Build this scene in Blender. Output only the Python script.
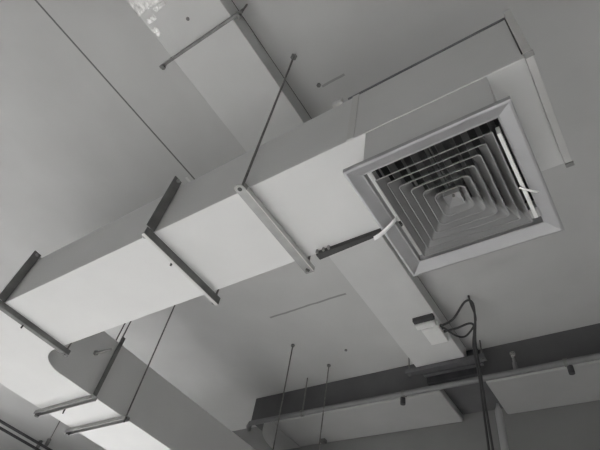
import bpy, math, random
from mathutils import Vector, Matrix

random.seed(7)
for o in list(bpy.data.objects):
    bpy.data.objects.remove(o, do_unlink=True)
SC = bpy.context.scene
COL = SC.collection
H = 1.6                       # eye height of the photographer; heights below are measured from the eye

# ---------------------------------------------------------------- camera
cam_d = bpy.data.cameras.new('camera')
cam_d.sensor_width = 36.0
cam_d.lens = 29.435
cam_d.clip_start = 0.02
cam = bpy.data.objects.new('camera', cam_d)
COL.objects.link(cam)
R_ = Vector((0.543, -0.827, 0.147)).normalized()
F_ = Vector((0.488, 0.453, 0.746)).normalized()
U_ = R_.cross(F_).normalized()
R_ = F_.cross(U_).normalized()
M = Matrix((R_, U_, -F_)).transposed().to_4x4()
M.translation = Vector((0, 0, H))
cam.matrix_world = M
SC.camera = cam

# ---------------------------------------------------------------- light and exposure
SC.view_settings.view_transform = 'Standard'
SC.view_settings.look = 'None'
SC.view_settings.exposure = 0.0
SC.view_settings.gamma = 1.0
SC.view_settings.use_curve_mapping = False

world = bpy.data.worlds.new('world')
SC.world = world
world.use_nodes = True
bg = world.node_tree.nodes['Background']
bg.inputs[0].default_value = (0.8, 0.85, 0.9, 1)
bg.inputs[1].default_value = 0.05


def area(name, loc, direction, sx, sy, power, color):
    d = bpy.data.lights.new(name, 'AREA')
    d.shape = 'RECTANGLE'
    d.size, d.size_y = sx, sy
    d.energy = power
    d.color = color
    o = bpy.data.objects.new(name, d)
    COL.objects.link(o)
    o.location = loc
    o.rotation_euler = Vector(direction).to_track_quat('-Z', 'Y').to_euler()
    return o


# daylight through the low windows of the far wall and the back wall
area('window_daylight', (4.90, 7.5, 1.3), (-1, 0, -0.2), 5.0, 1.8, 235, (1.0, 1.0, 0.995))
area('window_daylight', (-5.9, 3.0, 1.4), (1, 0, -0.1), 6.0, 2.0, 22, (1.0, 1.0, 0.995))
# three added beams that brighten the floor for bounce light; no windows built
for (wx, wy, wz), (fx, fy), pw in (((-5.9, 2.2, 3.4), (1.2, 3.0), 125), ((-5.9, 0.0, 3.4), (-0.7, -0.7), 160), ((-5.9, 4.0, 3.4), (0.0, 5.0), 180)):
    beam = area('added_floor_beam', (wx, wy, wz), Vector((fx, fy, 0.0)) - Vector((wx, wy, wz)), 2.5, 1.2, pw, (1.0, 1.0, 0.995))
    beam.data.spread = math.radians(24)


# ---------------------------------------------------------------- materials
def mat(name, col, rough=0.6, metal=0.0, var=0.05, scale=6.0, bump=0.0, bscale=40.0, fine=0.0):
    m = bpy.data.materials.new(name)
    m.use_nodes = True
    nt = m.node_tree
    b = nt.nodes['Principled BSDF']
    b.inputs['Roughness'].default_value = rough
    b.inputs['Metallic'].default_value = metal
    tc = nt.nodes.new('ShaderNodeTexCoord')
    n = nt.nodes.new('ShaderNodeTexNoise')
    n.inputs['Scale'].default_value = scale
    n.inputs['Detail'].default_value = 5
    nt.links.new(tc.outputs['Object'], n.inputs['Vector'])
    r = nt.nodes.new('ShaderNodeValToRGB')
    r.color_ramp.elements[0].position = 0.3
    r.color_ramp.elements[1].position = 0.7
    r.color_ramp.elements[0].color = tuple(max(0, c * (1 - var)) for c in col) + (1,)
    r.color_ramp.elements[1].color = tuple(min(1, c * (1 + var)) for c in col) + (1,)
    nt.links.new(n.outputs['Fac'], r.inputs['Fac'])
    nt.links.new(r.outputs['Color'], b.inputs['Base Color'])
    if bump:
        n2 = nt.nodes.new('ShaderNodeTexNoise')
        n2.inputs['Scale'].default_value = bscale
        n2.inputs['Detail'].default_value = 3
        nt.links.new(tc.outputs['Object'], n2.inputs['Vector'])
        bp = nt.nodes.new('ShaderNodeBump')
        bp.inputs['Strength'].default_value = bump
        bp.inputs['Distance'].default_value = 0.01
        nt.links.new(n2.outputs['Fac'], bp.inputs['Height'])
        nt.links.new(bp.outputs['Normal'], b.inputs['Normal'])
    return m


def ceiling_material():
    """pale plaster slab with the board joints and hairline cracks of the photograph"""
    m = mat('pale_plaster', (0.58, 0.58, 0.577), 0.85, 0, 0.06, 1.3, 0.12, 5.0)
    nt = m.node_tree
    b = nt.nodes['Principled BSDF']
    src = b.inputs['Base Color'].links[0].from_socket
    tc = [n for n in nt.nodes if n.type == 'TEX_COORD'][0]
    wob = nt.nodes.new('ShaderNodeTexNoise')
    wob.inputs['Scale'].default_value = 3.0
    nt.links.new(tc.outputs['Object'], wob.inputs['Vector'])
    sep = nt.nodes.new('ShaderNodeSeparateXYZ')
    nt.links.new(tc.outputs['Object'], sep.inputs[0])

    def math_node(op, a, bb, cc=None):
        n = nt.nodes.new('ShaderNodeMath')
        n.operation = op
        for i, v in enumerate((a, bb, cc)):
            if v is None:
                continue
            if isinstance(v, (int, float)):
                n.inputs[i].default_value = v
            else:
                nt.links.new(v, n.inputs[i])
        return n.outputs[0]

    wv = math_node('MULTIPLY', math_node('SUBTRACT', wob.outputs['Fac'], 0.5), 0.05)
    total = None
    # axis the line is constant along, its value, half width, range on the other axis, strength
    for ax, val, hw, lo, hi, s in (('Y', 2.475, 0.007, -3.0, 1.42, 0.72), ('X', 1.30, 0.005, 1.95, 2.75, 0.22),
                                   ('X', 3.035, 0.012, 2.02, 2.95, 0.45), ('X', 1.09, 0.008, 0.92, 1.10, 0.35),
                                   ('Y', 2.53, 0.012, 1.22, 1.42, -0.25)):
        a = sep.outputs[ax]
        o = sep.outputs['X' if ax == 'Y' else 'Y']
        d = math_node('ABSOLUTE', math_node('SUBTRACT', math_node('ADD', a, wv if hw > 0.0075 else 0.0), val), 0.0)
        k = math_node('LESS_THAN', d, hw)
        k = math_node('MULTIPLY', k, math_node('GREATER_THAN', o, lo))
        k = math_node('MULTIPLY', k, math_node('LESS_THAN', o, hi))
        k = math_node('MULTIPLY', k, s)
        total = k if total is None else math_node('ADD', total, k)
    keep = math_node('SUBTRACT', 1.0, total)
    mul = nt.nodes.new('ShaderNodeVectorMath')
    mul.operation = 'SCALE'
    nt.links.new(src, mul.inputs[0])
    nt.links.new(keep, mul.inputs['Scale'])
    nt.links.new(mul.outputs[0], b.inputs['Base Color'])
    return m


MT = dict(
    ceiling=ceiling_material(),
    wall=mat('grey_wall_paint', (0.25, 0.25, 0.25), 0.85, 0, 0.05, 2.0, 0.1, 30),
    floor=mat('pale_floor', (0.50, 0.495, 0.485), 0.5, 0, 0.05, 2.0),
    duct=mat('white_painted_duct', (0.72, 0.72, 0.717), 0.55, 0, 0.025, 2.5, 0.05, 4.0),
    duct_side=mat('white_painted_duct_flange', (0.66, 0.655, 0.645), 0.5, 0, 0.04, 8.0),
    concrete=mat('wrapped_duct_skin', (0.69, 0.69, 0.687), 0.6, 0, 0.03, 3.0, 0.12, 9.0),
    shaded_face=mat('plaster_with_painted_shade', (0.12, 0.12, 0.124), 0.7, 0, 0.08, 4.0),
    shim=mat('mid_grey_steel', (0.16, 0.16, 0.17), 0.5, 0.3, 0.1, 10),
    wrap=mat('grey_duct_wrap', (0.44, 0.44, 0.44), 0.6, 0, 0.03, 3.0, 0.12, 9.0),
    foil=mat('crinkled_foil_tape', (0.60, 0.595, 0.59), 0.33, 0.6, 0.25, 18, 1.0, 30),
    steel=mat('dull_grey_steel', (0.20, 0.20, 0.198), 0.5, 0.35, 0.18, 14, 0.1, 60),
    strut=mat('galvanised_strut', (0.35, 0.35, 0.345), 0.42, 0.45, 0.10, 14, 0.05, 60),
    rod=mat('threaded_rod_steel', (0.20, 0.197, 0.19), 0.5, 0.4, 0.3, 60, 0.5, 160),
    dark=mat('blackened_metal_and_gap_shadow', (0.055, 0.055, 0.055), 0.55, 0.2, 0.15, 20),
    gap_shade_fittings=mat('dark_gap_shade_and_fittings', (0.06, 0.06, 0.065), 0.7, 0, 0.15, 10),  # dark fittings, and the shade painted into the wall duct gap
    frame=mat('satin_grey_aluminium', (0.43, 0.43, 0.44), 0.40, 0.3, 0.05, 8),
    vane=mat('grey_louvre_aluminium', (0.38, 0.38, 0.382), 0.38, 0.3, 0.05, 8),
    blade=mat('galvanised_damper', (0.30, 0.30, 0.30), 0.4, 0.4, 0.08, 12),
    liner=mat('dark_duct_lining', (0.10, 0.10, 0.10), 0.8, 0, 0.1, 10),
    ribbon=mat('white_paper', (0.93, 0.93, 0.92), 0.6, 0, 0.02, 10),
    pipe=mat('grey_painted_pipe', (0.22, 0.22, 0.225), 0.45, 0.1, 0.08, 10),
    box=mat('white_plastic', (0.90, 0.90, 0.89), 0.45, 0, 0.02, 10),
    cable=mat('dark_cable_jacket', (0.06, 0.06, 0.062), 0.55, 0, 0.1, 20),
    brass=mat('dull_chrome', (0.6, 0.6, 0.58), 0.25, 0.8, 0.05, 20),
)

# ---------------------------------------------------------------- mesh helpers
ORG = {}


class MB:
    def __init__(self):
        self.v, self.f, self.smooth = [], [], []

    def add(self, vs, fs, smooth=False):
        b = len(self.v)
        self.v += [Vector(p) for p in vs]
        for f in fs:
            self.f.append([i + b for i in f])
            self.smooth.append(smooth)

    def box(self, x0, x1, y0, y1, z0, z1):
        if x0 > x1: x0, x1 = x1, x0
        if y0 > y1: y0, y1 = y1, y0
        if z0 > z1: z0, z1 = z1, z0
        vs = [(x, y, z) for z in (z0, z1) for y in (y0, y1) for x in (x0, x1)]
        fs = [(0, 2, 3, 1), (4, 5, 7, 6), (0, 1, 5, 4), (2, 6, 7, 3), (0, 4, 6, 2), (1, 3, 7, 5)]
        self.add(vs, fs)
        return self

    def prism(self, poly, axis, a, b):
        """extrude a 2D outline (counter-clockwise) between a and b along an axis; plane = the other two axes in xyz order"""
        n = len(poly)

        def pt(p, t):
            if axis == 'z': return (p[0], p[1], t)
            if axis == 'y': return (p[0], t, p[1])
            return (t, p[0], p[1])
        vs = [pt(p, a) for p in poly] + [pt(p, b) for p in poly]
        fs = [tuple(range(n - 1, -1, -1)), tuple(range(n, 2 * n))]
        for i in range(n):
            j = (i + 1) % n
            fs.append((i, j, n + j, n + i))
        self.add(vs, fs)
        return self

    def tube(self, pts, r, n=10, caps=True):
        pts = [Vector(p) for p in pts]
        rings = []
        up = None
        for i, p in enumerate(pts):
            if i == 0: t = pts[1] - p
            elif i == len(pts) - 1: t = p - pts[i - 1]
            else: t = (pts[i + 1] - p).normalized() + (p - pts[i - 1]).normalized()
            t.normalize()
            if up is None:
                up = Vector((0, 0, 1)) if abs(t.z) < 0.9 else Vector((1, 0, 0))
            a = (up - t * up.dot(t)).normalized()
            b = t.cross(a)
            up = a
            rr = r[i] if isinstance(r, (list, tuple)) else r
            rings.append([p + a * (rr * math.cos(2 * math.pi * k / n)) + b * (rr * math.sin(2 * math.pi * k / n)) for k in range(n)])
        vs = [q for ring in rings for q in ring]
        fs = []
        for i in range(len(rings) - 1):
            for k in range(n):
                k2 = (k + 1) % n
                fs.append((i * n + k, i * n + k2, (i + 1) * n + k2, (i + 1) * n + k))
        self.add(vs, fs, True)
        if caps:
            self.add(rings[0], [tuple(range(n - 1, -1, -1))])
            self.add(rings[-1], [tuple(range(n))])
        return self

    def hexnut(self, c, r, h, axis='z'):
        c = Vector(c)
        d = {'x': Vector((1, 0, 0)), 'y': Vector((0, 1, 0)), 'z': Vector((0, 0, 1))}[axis] * (h / 2)
        b = MB()
        b.tube([c - d, c + d], r, 6)
        self.add(b.v, b.f)
        return self

    def build(self, name, m, parent=None, bevel=0.0, seg=2):
        org = ORG[parent.name] if parent else None
        if org is None:
            xs = [p.x for p in self.v]; ys = [p.y for p in self.v]; zs = [p.z for p in self.v]
            org = Vector(((min(xs) + max(xs)) / 2, (min(ys) + max(ys)) / 2, min(zs)))
        me = bpy.data.meshes.new(name)
        me.from_pydata([p - org for p in self.v], [], self.f)
        me.materials.append(MT[m])
        for p, s in zip(me.polygons, self.smooth):
            p.use_smooth = s
        me.update()
        o = bpy.data.objects.new(name, me)
        COL.objects.link(o)
        if parent:
            o.parent = parent
        else:
            o.location = org + Vector((0, 0, H))
        ORG[o.name] = org
        if bevel:
            md = o.modifiers.new('bevel', 'BEVEL')
            md.width = bevel
            md.segments = seg
            md.limit_method = 'ANGLE'
        return o


def thing(name, label, cat, loc, group=None):
    o = bpy.data.objects.new(name, None)
    o.empty_display_size = 0.1
    COL.objects.link(o)
    o.location = Vector(loc) + Vector((0, 0, H))
    ORG[o.name] = Vector(loc)
    return tag(o, label, cat, group)


def tag(o, label, cat, group=None):
    o['label'] = label
    o['category'] = cat
    if group:
        o['group'] = group
    return o


def struct(o):
    o['kind'] = 'structure'
    return o


# ---------------------------------------------------------------- the room
ZC = 3.2            # underside of the ceiling
XW = 4.95           # wall the camera looks at
XB, YR, YL = -6.0, -6.0, 11.0

def ceiling_obj():
    mb = MB().box(XB, XW, YR, YL, ZC, ZC + 0.2)
    me = bpy.data.meshes.new('ceiling')
    me.from_pydata([p for p in mb.v], [], mb.f)     # origin stays under the eye so that joints keep their metres
    me.materials.append(MT['ceiling'])
    o = bpy.data.objects.new('ceiling', me)
    COL.objects.link(o)
    o.location = (0, 0, H)
    return struct(o)


ceiling_obj()
struct(MB().box(XB, XW, YR, YL, -H - 0.2, -H).build('floor', 'floor'))
struct(MB().box(XW, XW + 0.2, YR, YL, -H, ZC).build('wall_front', 'wall'))
struct(MB().box(4.335, XW, YR, 4.1, 2.885, ZC).build("trim_1", "shaded_face"))  # bulkhead along the wall; its dark colour stands in for shade below the ceiling
struct(MB().box(XB - 0.2, XB, YR, YL, -H, ZC).build('wall_back', 'wall'))
struct(MB().box(XB, XW, YR - 0.2, YR, -H, ZC).build('wall_right', 'wall'))
struct(MB().box(XB, XW, YL, YL + 0.2, -H, ZC).build('wall_left', 'wall'))

# ---------------------------------------------------------------- main duct with elbow and branch
ZB, ZT = 1.738, 2.13          # underside and top of the big duct
XN, XF = 0.845, 1.332         # near and far side of the big duct
YE = -0.086                   # its closed end
ZT2 = 2.23                    # top of the branch
duct = thing('air_duct', 'big white rectangular air duct crossing overhead and turning into a branch at lower left', 'duct', (1.09, 1.5, ZB))
MB().box(XN, XF, YE, 3.25, ZB, ZT).build('duct_run', 'duct', duct, 0.003)
cx, cy, ri = 1.57, 3.25, 0.238
inner = [(cx - ri * math.cos(t), cy + ri * math.sin(t)) for t in [math.pi / 2 * k / 14 for k in range(15)]]
outer = [(cx - (cx - XN) * math.cos(t), cy + 0.90 * math.sin(t)) for t in [math.pi / 2 * k / 24 for k in range(25)]]
poly = inner + outer[::-1]
poly[14] = (cx, cy + ri)
MB().prism(poly, 'z', ZB, ZT2).build('elbow', 'duct', duct)
MB().box(cx, XW - 0.002, cy + ri, 4.15, ZB, ZT2).build('branch_run', 'duct', duct)
# standing flange round the closed end, and its cap
fl = MB()
fl.box(XN - 0.026, XF + 0.003, YE - 0.006, YE + 0.02, ZB - 0.022, ZB - 0.0005)
fl.box(XN - 0.026, XN - 0.0005, YE - 0.006, YE + 0.02, ZB - 0.0005, ZT + 0.014)
fl.box(XF + 0.0005, XF + 0.003, YE - 0.006, YE + 0.02, ZB - 0.0005, ZT + 0.014)
fl.box(XN - 0.0005, XF + 0.0005, YE - 0.006, YE + 0.02, ZT + 0.0005, ZT + 0.014)
fl.build('end_flange', 'duct_side', duct, 0.002)
for x in (XN - 0.016, XF - 0.006):
    MB().box(x - 0.010, x + 0.010, YE - 0.010, YE + 0.020, ZB - 0.028, ZB - 0.0225).build('corner_clip', 'strut', duct, 0.002)
# rolled lip along the top of the near side, towards the closed end
MB().box(XN - 0.005, XN + 0.01, YE + 0.021, 0.66, ZT + 0.0005, ZT + 0.012).build('top_lip', 'shim', duct, 0.001)
MB().box(XN - 0.003, XN - 0.0005, YE + 0.0205, YE + 0.0255, ZB + 0.03, ZT - 0.01).build('end_seam', 'dark', duct)
# slip joint where the two sheet lengths meet
sj = MB()
sj.box(XN - 0.004, XN + 0.0, 0.60, 0.635, ZB + 0.002, ZT)
sj.box(XN - 0.018, XN - 0.004, 0.685, 0.735, ZT - 0.018, ZT + 0.016)
sj.build('slip_joint', 'duct_side', duct, 0.0015)
# small access bracket sticking out of the branch side
MB().tube([(1.735, 3.482, 2.03), (1.79, 3.38, 2.075)], 0.010, 8).hexnut((1.735, 3.48, 2.03), 0.022, 0.012, 'y').build('side_pin', 'strut', duct)

# ---------------------------------------------------------------- ceiling diffuser on its neck
ZD = 1.478
DX, DY = 1.126, 0.318
dif = thing('ceiling_diffuser', 'square four way grey louvred air diffuser hanging under the big white duct', 'air diffuser', (DX, DY, ZD))


def rring(h, z, r, n=5):
    """rounded square loop of half side h at height z"""
    pts = []
    for (sx, sy, a0) in ((1, 1, 0), (-1, 1, 90), (-1, -1, 180), (1, -1, 270)):
        for k in range(n + 1):
            a = math.radians(a0 + 90 * k / n)
            pts.append((DX + sx * (h - r) + r * math.cos(a), DY + sy * (h - r) + r * math.sin(a), z))
    return pts


def loft(mb, loops, closed=True, smooth=False):
    n = len(loops[0])
    vs = [p for l in loops for p in l]
    fs = []
    L = len(loops)
    for i in range(L if closed else L - 1):
        i2 = (i + 1) % L
        for k in range(n):
            k2 = (k + 1) % n
            fs.append((i * n + k, i * n + k2, i2 * n + k2, i2 * n + k))
    mb.add(vs, fs, smooth)


fr = MB()
loft(fr, [rring(0.300, ZD + 0.022, 0.001, 1), rring(0.300, ZD + 0.002, 0.001, 1), rring(0.296, ZD, 0.001, 1), rring(0.290, ZD, 0.001, 1),
          rring(0.250, ZD + 0.020, 0.001, 1), rring(0.244, ZD + 0.020, 0.001, 1), rring(0.244, ZD + 0.055, 0.001, 1),
          rring(0.250, ZD + 0.055, 0.001, 1), rring(0.254, ZD + 0.032, 0.001, 1)])
fr.build('frame', 'frame', dif)
# neck between diffuser and duct: four sheet walls, open below
nk = MB()
nx0, nx1, ny0, ny1 = XN + 0.003, XF - 0.003, 0.066, 0.548
t = 0.004
nk.box(nx0, nx0 + t, ny0, ny1, ZD + 0.058, ZB - 0.001)
nk.box(nx1 - t, nx1, ny0, ny1, ZD + 0.058, ZB - 0.001)
nk.box(nx0 + t, nx1 - t, ny0, ny0 + t, ZD + 0.058, ZB - 0.001)
nk.box(nx0 + t, nx1 - t, ny1 - t, ny1, ZD + 0.058, ZB - 0.001)
nk.build('neck', 'duct', dif)
ln = MB()
q = 0.0045
ln.box(nx0 + q, nx0 + q + .002, ny0 + q, ny1 - q, ZD + 0.10, ZB - 0.002)
ln.box(nx1 - q - .002, nx1 - q, ny0 + q, ny1 - q, ZD + 0.10, ZB - 0.002)
ln.box(nx0 + q + .002, nx1 - q - .002, ny0 + q, ny0 + q + .002, ZD + 0.10, ZB - 0.002)
ln.box(nx0 + q + .002, nx1 - q - .002, ny1 - q - .002, ny1 - q, ZD + 0.10, ZB - 0.002)
ln.box(nx0 + q, nx1 - q, ny0 + q, ny1 - q, ZB - 0.008, ZB - 0.002)
ln.build('lining', 'liner', dif)
# nested louvre rings
for i in range(6):
    h = 0.213 - 0.0312 * i
    rise, run = 0.054, 0.0335
    r0 = 0.004 + 0.0035 * i
    v = MB()
    tt = 0.002
    loft(v, [rring(h + 0.001, ZD + 0.004, r0), rring(h - 0.002, ZD + 0.004, r0), rring(h - 0.003, ZD + 0.008, r0), rring(h - run, ZD + 0.006 + rise, r0 * 0.5 + 0.001),
             rring(h - run + tt, ZD + 0.007 + rise, r0 * 0.5 + 0.001), rring(h - 0.001, ZD + 0.011, r0), rring(h + 0.001, ZD + 0.006, r0)])
    v.build('louvre_ring', 'vane', dif)
es = MB().box(0.935, 1.335, 0.083, 0.096, ZD + 0.014, ZD + 0.056).build('edge_strip', 'ribbon', dif)
es['label'] = 'white strip inside the right edge of the diffuser'
cp = MB()
hh = 0.030
cp.add(rring(hh, ZD + 0.012, 0.002, 1) + [(DX, DY, ZD + 0.048)], [(k, (k + 1) % 8, 8) for k in range(8)])
cp.add(rring(hh, ZD + 0.012, 0.002, 1) + rring(hh, ZD + 0.052, 0.002, 1), [(k, (k + 1) % 8, 8 + (k + 1) % 8, 8 + k) for k in range(8)])
cpo = cp.build('center_plate', 'vane', dif)
MB().tube([(DX, DY, ZD + 0.034), (DX, DY, ZD + 0.050)], 0.005, 10).build('screw', 'brass', cpo)
# stays that carry the rings
for sx, sy in ((1, 0), (-1, 0), (0, 1), (0, -1)):
    s = MB()
    a, b = 0.03, 0.236
    if sx:
        s.box(DX + sx * a, DX + sx * b, DY - 0.002, DY + 0.002, ZD + 0.062, ZD + 0.078)
    else:
        s.box(DX - 0.002, DX + 0.002, DY + sy * a, DY + sy * b, ZD + 0.062, ZD + 0.078)
    s.build('stay', 'blade', dif)
# opposed blade damper above the louvres
for k in range(10):
    y = DY - 0.213 + k * 0.0473
    d = MB()
    a = math.radians(62 if k % 2 else 118)
    c, s_ = math.cos(a) * 0.020, math.sin(a) * 0.020
    d.add([(DX - 0.228, y - c, ZD + 0.115 - s_), (DX + 0.228, y - c, ZD + 0.115 - s_), (DX + 0.228, y + c, ZD + 0.115 + s_), (DX - 0.228, y + c, ZD + 0.115 + s_),
           (DX - 0.228, y - c + .002, ZD + 0.115 - s_), (DX + 0.228, y - c + .002, ZD + 0.115 - s_), (DX + 0.228, y + c + .002, ZD + 0.115 + s_), (DX - 0.228, y + c + .002, ZD + 0.115 + s_)],
          [(0, 1, 2, 3), (7, 6, 5, 4), (0, 4, 5, 1), (1, 5, 6, 2), (2, 6, 7, 3), (3, 7, 4, 0)])
    d.build('damper_blade', 'blade', dif)
for x in (DX - 0.232, DX + 0.227):
    MB().box(x - 0.003, x + 0.003, DY - 0.236, DY + 0.225, ZD + 0.085, ZD + 0.145).build('damper_rail', 'blade', dif)


def ribbon(pts, w, label, side):
    mb = MB()
    pts = [Vector(p) for p in pts]
    s = Vector(side).normalized() * (w / 2)
    th = 0.0012
    vs, fs = [], []
    for i, p in enumerate(pts):
        tng = (pts[min(i + 1, len(pts) - 1)] - pts[max(i - 1, 0)]).normalized()
        n = tng.cross(s).normalized() * th
        vs += [p - s, p + s, p + s + n, p - s + n]
    for i in range(len(pts) - 1):
        a, b = 4 * i, 4 * i + 4
        for k in range(4):
            k2 = (k + 1) % 4
            fs.append((a + k, a + k2, b + k2, b + k))
    e = 4 * (len(pts) - 1)
    fs += [(3, 2, 1, 0), (e, e + 1, e + 2, e + 3)]
    mb.add(vs, fs, True)
    return tag(mb.build('paper_streamer', 'ribbon'), label, 'paper streamer', 'paper streamers tied to the diffuser')


ribbon([(1.105, 0.538, ZD + 0.004), (1.115, 0.565, ZD - 0.008), (1.130, 0.60, ZD - 0.014), (1.143, 0.632, ZD - 0.014), (1.152, 0.66, ZD - 0.010)], 0.021,
       'broad white paper streamer at the left edge of the diffuser', (1, 0.25, 0))
ribbon([(1.166, 0.100, ZD + 0.002), (1.176, 0.084, ZD - 0.006), (1.190, 0.068, ZD - 0.009), (1.205, 0.050, ZD - 0.008)], 0.009,
       'thin white paper streamer at the right edge of the diffuser', (0.5, 1, 0))

# ---------------------------------------------------------------- shallow cross duct under the ceiling
ZX0, ZX1 = 3.03, 3.185
Y0, Y1 = 1.293, 1.812
cross = thing('cross_duct', 'flat wrapped duct running just under the ceiling above the big white duct', 'duct', (2.0, 1.55, ZX0))
MB().box(-2.6, 4.24, Y0, Y1, ZX0, ZX1).build('duct_run', 'concrete', cross, 0.006)
MB().box(4.2875, 4.333, 1.19, 1.75, 2.90, ZX1).build('gap_shade_block', 'gap_shade_fittings', cross)  # dark block added in place of the shade in the wall duct gap
MB().box(-2.6, 4.24, Y0 + 0.004, Y1 - 0.004, ZX1 + 0.0005, ZC - 0.001).build('gap_shadow_strip', 'dark', cross)  # dark strip stands for the shadow line between duct and ceiling
tp = MB()
tp.box(-0.30, 0.06, Y0 + 0.30, Y1 + 0.003, ZX0 - 0.003, ZX0 - 0.0005)
tp.box(-0.30, 0.06, Y1 + 0.0005, Y1 + 0.003, ZX0 - 0.003, ZX0 + 0.10)
tpo = tp.build('foil_tape', 'foil', cross)
for (xa, xb, ya, yb) in ((0.16, 0.22, 1.76, 1.80), (0.10, 0.13, 1.72, 1.79), (0.07, 0.10, 1.60, 1.70)):
    MB().box(xa, xb, ya, yb, ZX0 - 0.003, ZX0 - 0.0005).build('foil_tape', 'foil', cross, 0.001)
MB().box(0.235, 0.25, Y0 + 0.01, Y1 - 0.01, ZX0 - 0.002, ZX0 - 0.0005).build('tape_seam', 'concrete', cross)
MB().tube([(0.236, 1.543, ZX0 - 0.004), (0.236, 1.543, ZX0)], 0.012, 10).build('rivet', 'steel', cross)


def l_bar_y(mb, x, y0, y1, z, w, hgt, t=0.005):
    """angle iron along Y under a soffit at height z: upright leg at x, lower leg towards +x"""
    mb.prism([(x, z - hgt), (x + w, z - hgt), (x + w, z - hgt + t), (x + t, z - hgt + t), (x + t, z), (x, z)][::-1], 'y', y0, y1)


def l_bar_x(mb, y, x0, x1, z, w, hgt, t=0.005):
    mb.prism([(y, z - hgt), (y + w, z - hgt), (y + w, z - hgt + t), (y + t, z - hgt + t), (y + t, z), (y, z)], 'x', x0, x1)


for x, ya, yb, w, lab in ((0.365, 1.20, 1.91, 0.030, 'thin dark angle bar under the flat ceiling duct at the top of the photo'),
                          (4.16, 1.10, 1.93, 0.055, 'wide grey angle bar under the far end of the flat ceiling duct')):
    hg = thing('duct_hanger', lab, 'duct hanger', (x, 1.55, ZX0 - 0.05), 'hangers under the flat ceiling duct')
    b = MB()
    if w > 0.04:
        l_bar_y(b, x, ya, yb, ZX0 - 0.005, 0.075, 0.045)
        b.build('angle_bar', 'shim', hg)
        MB().box(x + 0.082, x + 0.126, ya + 0.05, yb - 0.16, ZX0 - 0.062, ZX0 - 0.012).build('packer', 'shim', hg, 0.003)
    else:
        l_bar_y(b, x, ya, yb, ZX0 - 0.004, 0.018, 0.034)
        b.build('angle_bar', 'steel', hg)
    for y in (ya + 0.03, yb - 0.03):
        MB().tube([(x + w * .6, y, ZX0 - 0.06), (x + w * .6, y, ZC)], 0.007, 8).build('threaded_rod', 'rod', hg)
        MB().hexnut((x + w * .6, y, ZX0 - 0.052), 0.015, 0.014).build('nut', 'steel', hg)

# ---------------------------------------------------------------- hangers on the main duct
for y, dk, lab in ((3.15, True, 'dark steel strap hanger round the duct, leftmost, just before the elbow'),
                   (1.775, False, 'steel strap hanger round the middle of the big duct, with pale lower lip')):
    hg = thing('duct_hanger', lab, 'duct hanger', (1.09, y, ZB - 0.04), 'strap hangers round the big white duct')
    b = MB()
    if dk:
        l_bar_x(b, y - 0.008, XN - 0.045, XF + 0.062, ZB - 0.002, 0.036, 0.036)
    else:
        l_bar_x(b, y - 0.008, XN - 0.045, XF + 0.062, ZB - 0.002, 0.020, 0.045)
    b.build('bottom_bar', 'steel', hg)
    if not dk:
        lp = MB().box(XN - 0.045, XF + 0.06, y - 0.006, y + 0.0125, ZB - 0.0505, ZB - 0.0475).build('lower_lip', 'duct_side', hg)
        lp['label'] = 'pale lower lip'
    u = MB()
    # upright: angle lying against the near side of the duct
    u.prism([(XN - 0.058, y - 0.016), (XN - 0.004, y - 0.016), (XN - 0.004, y + 0.036), (XN - 0.009, y + 0.036), (XN - 0.009, y - 0.011), (XN - 0.058, y - 0.011)],
            'z', ZB - 0.001, ZT + 0.035)
    u.build('upright_bar', 'steel', hg)
    n = MB()
    n.hexnut((XN - 0.024, y + 0.012, ZB - 0.044), 0.013, 0.012)
    n.build('bolt', 'strut', hg)
    n = MB()
    n.hexnut((XN - 0.030, y - 0.022, ZT + 0.012), 0.012, 0.010, 'y')
    n.build('bolt', 'strut', hg)
    n = MB()
    n.hexnut((XF + 0.042, y + 0.012, ZB - 0.044), 0.013, 0.012)
    n.build('bolt', 'strut', hg)
    n = MB()
    n.tube([(1.03, y + 0.018, ZB - 0.06), (1.03, y + 0.018, ZB - 0.036)], 0.006, 8)
    n.build('screw', 'dark', hg)
    MB().tube([(XF + 0.042, y + 0.014, ZB - 0.05), (XF + 0.042, y + 0.014, ZC)], 0.006, 8).build('threaded_rod', 'rod', hg)

y = 1.165
hg = thing('duct_hanger', 'pale channel strut hanger under the big duct beside the diffuser, on a tall rod', 'duct hanger', (1.09, y, ZB - 0.04))
w2, hc, t = 0.024, 0.034, 0.004
ch = MB()
xs0, xs1 = XN - 0.030, XF + 0.075
outl = [(xs1, y - w2), (xs1, y + w2)] + [(xs0 - w2 * math.sin(a_), y + w2 * math.cos(a_)) for a_ in [math.pi * k / 10 for k in range(11)]]
ch.prism(outl, 'z', ZB - hc, ZB - hc + t)
ch.box(xs0, xs1, y - w2, y - w2 + t, ZB - hc + t, ZB - 0.001)
ch.box(xs0, xs1, y + w2 - t, y + w2, ZB - hc + t, ZB - 0.001)
ch.build('channel_strut', 'strut', hg, 0.001)
MB().box(xs0 + 0.02, xs1 - 0.01, y - w2 - 0.006, y - w2 - 0.0008, ZB - hc - 0.006, ZB - 0.012).build('edge_bead', 'duct_side', hg, 0.001)
MB().tube([(xs0 + 0.002, y, ZB - hc - 0.0012), (xs0 + 0.002, y, ZB - hc - 0.0002)], 0.011, 12).build('hole', 'dark', hg)
MB().tube([(xs1 - 0.022, y, ZB - hc - 0.0012), (xs1 - 0.022, y, ZB - hc - 0.0002)], 0.011, 12).build('hole', 'dark', hg)
MB().tube([(XN - 0.022, y - 0.0, ZB - 0.030), (XN - 0.022, y, 2.55), (XN - 0.030, y - 0.012, 2.8), (XN - 0.030, y - 0.012, ZC)], 0.0065, 8).build('threaded_rod', 'rod', hg)
MB().hexnut((XN - 0.030, y - 0.012, ZC - 0.010), 0.022, 0.020).build('anchor', 'steel', hg)
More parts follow.
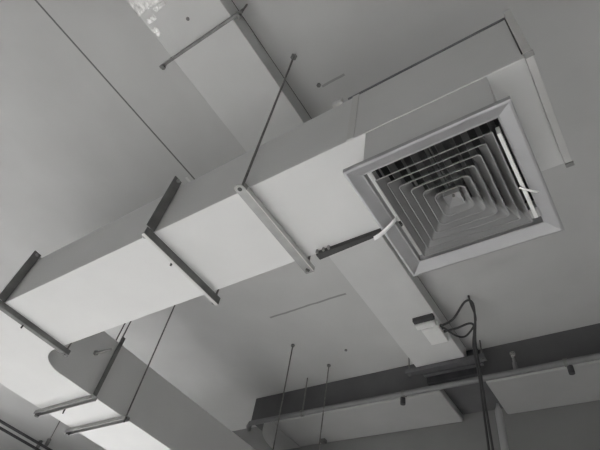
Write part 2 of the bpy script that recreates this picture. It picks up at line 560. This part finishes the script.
MB().tube([(XF + 0.045, y, ZB - 0.05), (XF + 0.045, y, ZC)], 0.0065, 8).build('threaded_rod', 'rod', hg)
MB().hexnut((XF + 0.045, y, ZB - 0.016), 0.016, 0.014).build('nut', 'strut', hg)

# dark flat bar between that hanger and the diffuser
fb = MB()
fb.prism([(1.318, 0.62), (1.332, 0.62), (1.355, 1.075), (1.318, 1.075)], 'z', ZB - 0.026, ZB - 0.0008)
fo = fb.build('flat_bar', 'dark')
tag(fo, 'dark flat bar under the big duct, from the channel strut to the diffuser', 'metal bar')
for yy in (1.066, 1.03, 1.0):
    MB().box(1.306, 1.317, yy - 0.005, yy + 0.005, ZB - 0.022, ZB - 0.0008).build('clip', 'strut', fo)

# ---------------------------------------------------------------- hangers on the branch
for x, up, lab in ((1.89, True, 'channel hanger under the branch duct next to the elbow, with an angle upright'),
                   (2.22, False, 'channel hanger under the branch duct on thin long rods, second from the elbow')):
    hg = thing('duct_hanger', lab, 'duct hanger', (x, 3.8, ZB - 0.04), 'channel hangers under the branch duct')
    yn, yf = cy + ri, 4.15
    ch = MB()
    prof = [(x - w2, ZB - hc), (x - w2 + t, ZB - hc), (x - w2 + t, ZB - 0.002 - t), (x + w2 - t, ZB - 0.002 - t), (x + w2 - t, ZB - hc), (x + w2, ZB - hc), (x + w2, ZB - 0.002), (x - w2, ZB - 0.002)]
    ch.prism(prof[::-1], 'y', yn - (0.03 if up else 0.055), yf + 0.07)
    ch.build('channel_strut', 'strut', hg)
    if up:
        u = MB()
        u.prism([(x - 0.024, yn - 0.030), (x + 0.012, yn - 0.030), (x + 0.012, yn - 0.004), (x + 0.007, yn - 0.004), (x + 0.007, yn - 0.025), (x - 0.024, yn - 0.025)], 'z', ZB - 0.001, ZT2 + 0.05)
        u.build('upright_bar', 'steel', hg)
        MB().tube([(x - 0.01, yn - 0.014, ZT2 - 0.02), (x - 0.01, yn - 0.014, ZC)], 0.006, 8).build('threaded_rod', 'rod', hg)
        MB().tube([(x + 0.03, 3.86, ZB - 0.065), (x + 0.03, 3.86, ZB - 0.002)], 0.006, 8).build('bolt', 'dark', hg)
    else:
        MB().tube([(x, yn - 0.030, ZB - 0.05), (x, yn - 0.030, ZC)], 0.0065, 8).build('threaded_rod', 'rod', hg)
        MB().hexnut((x, yn - 0.030, ZB - 0.014), 0.016, 0.014).build('nut', 'steel', hg)
    MB().tube([(x, yf + 0.045, ZB - 0.05), (x, yf + 0.045, ZC)], 0.0065, 8).build('threaded_rod', 'rod', hg)
    MB().hexnut((x, yf + 0.045, ZB - 0.03), 0.020, 0.04).build('nut', 'steel', hg)

# ---------------------------------------------------------------- loose rods from the ceiling
for x, y, z0, lab in ((3.538, 2.987, 1.75, 'left one of two long thin rods hanging in front of the wall duct'),
                      (4.016, 2.805, 2.12, 'right one of two long thin rods hanging in front of the wall duct'),
                      (3.0, 6.0, 2.255, 'short thin rod seen beyond the branch duct at lower left')):
    hg = thing('hanger_rod', lab, 'rod', (x, y, z0), 'bare rods hanging from the ceiling')
    MB().tube([(x, y, z0), (x, y, ZC)], 0.0065, 8).build('threaded_rod', 'rod', hg)
    MB().hexnut((x, y, ZC - 0.010), 0.022, 0.020).build('anchor', 'steel', hg)

# ---------------------------------------------------------------- duct along the wall, two lengths
ZS = 2.80
def wall_duct(y0, y1, lab, elbow):
    x0, x1 = 4.315, XW - 0.004
    zt = 2.884
    root = thing('wall_duct', lab, 'duct', ((x0 + x1) / 2, (y0 + y1) / 2, ZS), 'duct lengths along the wall')
    MB().box(x0, x1, y0, y1, ZS, zt).build('duct_run', 'wrap', root, 0.02, 4)
    if elbow:
        r = x1 - x0
        arc = [(x1 - r * math.cos(a), y1 + r * math.sin(a) * 0.62) for a in [math.pi / 2 * k / 16 for k in range(17)]]
        MB().prism(([(x1, y1)] + arc)[::-1], 'z', ZS, zt).build('elbow', 'wrap', root)
    return root


wd = wall_duct(1.625, 3.74, 'flat pale duct along the wall with a rounded left end, below the thin pipe', True)
MB().box(4.82, 4.88, 3.30, 3.36, ZS - 0.05, ZS - 0.0005).build('bracket', 'steel', wd, 0.004)
wall_duct(-5.5, 1.17, 'flat pale duct along the wall right of the dark gap, lower right corner', False)

# ---------------------------------------------------------------- sprinkler pipe
XP, ZP = 4.16, 2.748
sp = thing('sprinkler_pipe', 'thin grey pipe running along the wall below the ceiling', 'pipe', (XP, 1.0, ZP - 0.03))
MB().tube([(XP, -5.5, ZP), (XP, 3.93, ZP)], 0.028, 16).build('pipe', 'pipe', sp)
MB().tube([(XP, 3.93, ZP), (XP + 0.05, 4.0, ZP - 0.005), (XP + 0.10, 4.03, ZP - 0.01)], 0.030, 14).build('pipe_elbow', 'pipe', sp)
MB().tube([(XP, 3.191, ZP + 0.028), (XP, 3.191, ZC)], 0.008, 8).build('threaded_rod', 'rod', sp)
for y in (3.191, 1.95, 0.42):
    MB().tube([(XP, y - 0.016, ZP), (XP, y + 0.016, ZP)], 0.036, 16).build('clamp', 'steel', sp)
for y in (1.97, 0.40):
    MB().tube([(XP + 0.02, y, ZP - 0.10), (XP + 0.02, y, ZP - 0.03)], 0.026, 10).build('hose_nipple', 'gap_shade_fittings', sp)
MB().tube([(XP, 0.84, ZP + 0.02), (XP, 0.84, ZP + 0.10), (XP, 0.84, ZP + 0.11), (XP, 0.84, ZP + 0.15)], [0.022, 0.022, 0.014, 0.014], 12).build('riser', 'pipe', sp)
hd = MB()
hd.tube([(XP, 0.84, ZP + 0.15), (XP, 0.84, ZP + 0.155), (XP, 0.84, ZP + 0.185), (XP, 0.84, ZP + 0.19)], [0.008, 0.020, 0.020, 0.008], 12)
hd.tube([(XP, 0.84, ZP + 0.20), (XP, 0.84, ZP + 0.206)], 0.028, 12)
hd.tube([(XP, 0.822, ZP + 0.17), (XP, 0.822, ZP + 0.203)], 0.004, 6)
hd.tube([(XP, 0.858, ZP + 0.17), (XP, 0.858, ZP + 0.203)], 0.004, 6)
hd.build('sprinkler_head', 'brass', sp)

# ---------------------------------------------------------------- junction box with its cables, upright conduit
jb = thing('junction_box', 'small white plastic box fixed under the far end of the flat ceiling duct', 'junction box', (3.6, 1.40, 2.94))
MB().box(3.54, 3.78, 1.305, 1.475, 2.95, ZX0 - 0.001).build('housing', 'box', jb, 0.008)
MB().box(3.475, 3.539, 1.32, 1.51, 2.965, ZX0 - 0.001).build('lid', 'box', jb, 0.006)
MB().box(3.425, 3.474, 1.31, 1.51, 2.985, ZX0 - 0.001).build('back_plate', 'gap_shade_fittings', jb, 0.003)
for k, x in enumerate((3.58, 3.62, 3.67)):
    MB().tube([(x, 1.316, 2.99), (x, 1.285, 2.99)], 0.014, 10).build('gland', 'cable', jb)


def spline(pts, n=10):
    P = [Vector(p) for p in pts]
    P = [P[0]] + P + [P[-1]]
    out = []
    for i in range(1, len(P) - 2):
        for k in range(n):
            t_ = k / n
            a, b, c, d = P[i - 1], P[i], P[i + 1], P[i + 2]
            out.append(0.5 * ((2 * b) + (c - a) * t_ + (2 * a - 5 * b + 4 * c - d) * t_ ** 2 + (3 * b - a - 3 * c + d) * t_ ** 3))
    out.append(P[-2])
    return out


CABLES = (
    ('dark cable looping high from the white junction box and dropping past the pipe', [(3.58, 1.285, 2.99), (3.60, 1.18, 3.05), (3.52, 1.03, 3.14), (3.55, 0.97, 3.13), (3.66, 1.00, 3.02), (3.78, 1.06, 2.86), (3.86, 1.075, 2.6), (3.88, 1.08, 2.3), (3.90, 1.075, 1.7)], 0.0105),
    ('dark cable leaving the junction box low and joining the loop on the way down', [(3.67, 1.285, 2.99), (3.68, 1.18, 3.0), (3.67, 1.06, 3.01), (3.70, 1.03, 2.98), (3.79, 1.085, 2.84), (3.885, 1.10, 2.6), (3.91, 1.11, 2.3), (3.93, 1.12, 1.7)], 0.010),
    ('short dark cable end pointing up out of the loop near the ceiling', [(3.62, 1.285, 2.99), (3.70, 1.20, 2.93), (3.75, 1.12, 2.95), (3.66, 0.995, 3.02), (3.54, 0.985, 3.12), (3.505, 0.985, 3.19)], 0.009),
)
for lab, pts, r in CABLES:
    tag(MB().tube(spline(pts), r, 8).build('cable', 'cable'), lab, 'cable', 'cables at the junction box')
cd = thing('conduit', 'upright grey conduit with a pointed top standing against the wall below the pipe', 'conduit', (4.5, 1.13, 0.4))
MB().tube([(4.5, 1.14, 0.4), (4.5, 1.14, 2.60)], 0.034, 12).build('pipe', 'frame', cd)
MB().tube([(4.5, 1.14, 2.60), (4.5, 1.14, 2.68)], [0.034, 0.008], 12).build('cap', 'frame', cd)

# ---------------------------------------------------------------- twin conduits far left
for yy, lab in ((8.42, 'upper of two thin dark conduits at the lower left corner'),
                (8.66, 'lower of two thin dark conduits at the lower left corner')):
    root = thing('ceiling_conduit', lab, 'conduit', (4.0, yy, 3.04), 'twin conduits at lower left')
    MB().tube([(0.5, yy, 3.06), (XW, yy, 3.06)], 0.022, 10).build('pipe', 'gap_shade_fittings', root)
    for x in (1.5, 4.2):
        MB().box(x - 0.02, x + 0.02, yy - 0.03, yy + 0.03, 3.084, ZC).build('clip', 'steel', root)

# small ceiling anchors without rods
for x, y, lab in ((3.836, 2.478, 'small bare anchor in the ceiling above the two long rods'),
                  (1.071, 1.113, 'small bare anchor in the ceiling above the big duct, right of the flat ceiling duct')):
    tag(MB().hexnut((x, y, ZC - 0.006), 0.016, 0.012).build('ceiling_anchor', 'steel'), lab, 'anchor', 'bare ceiling anchors')
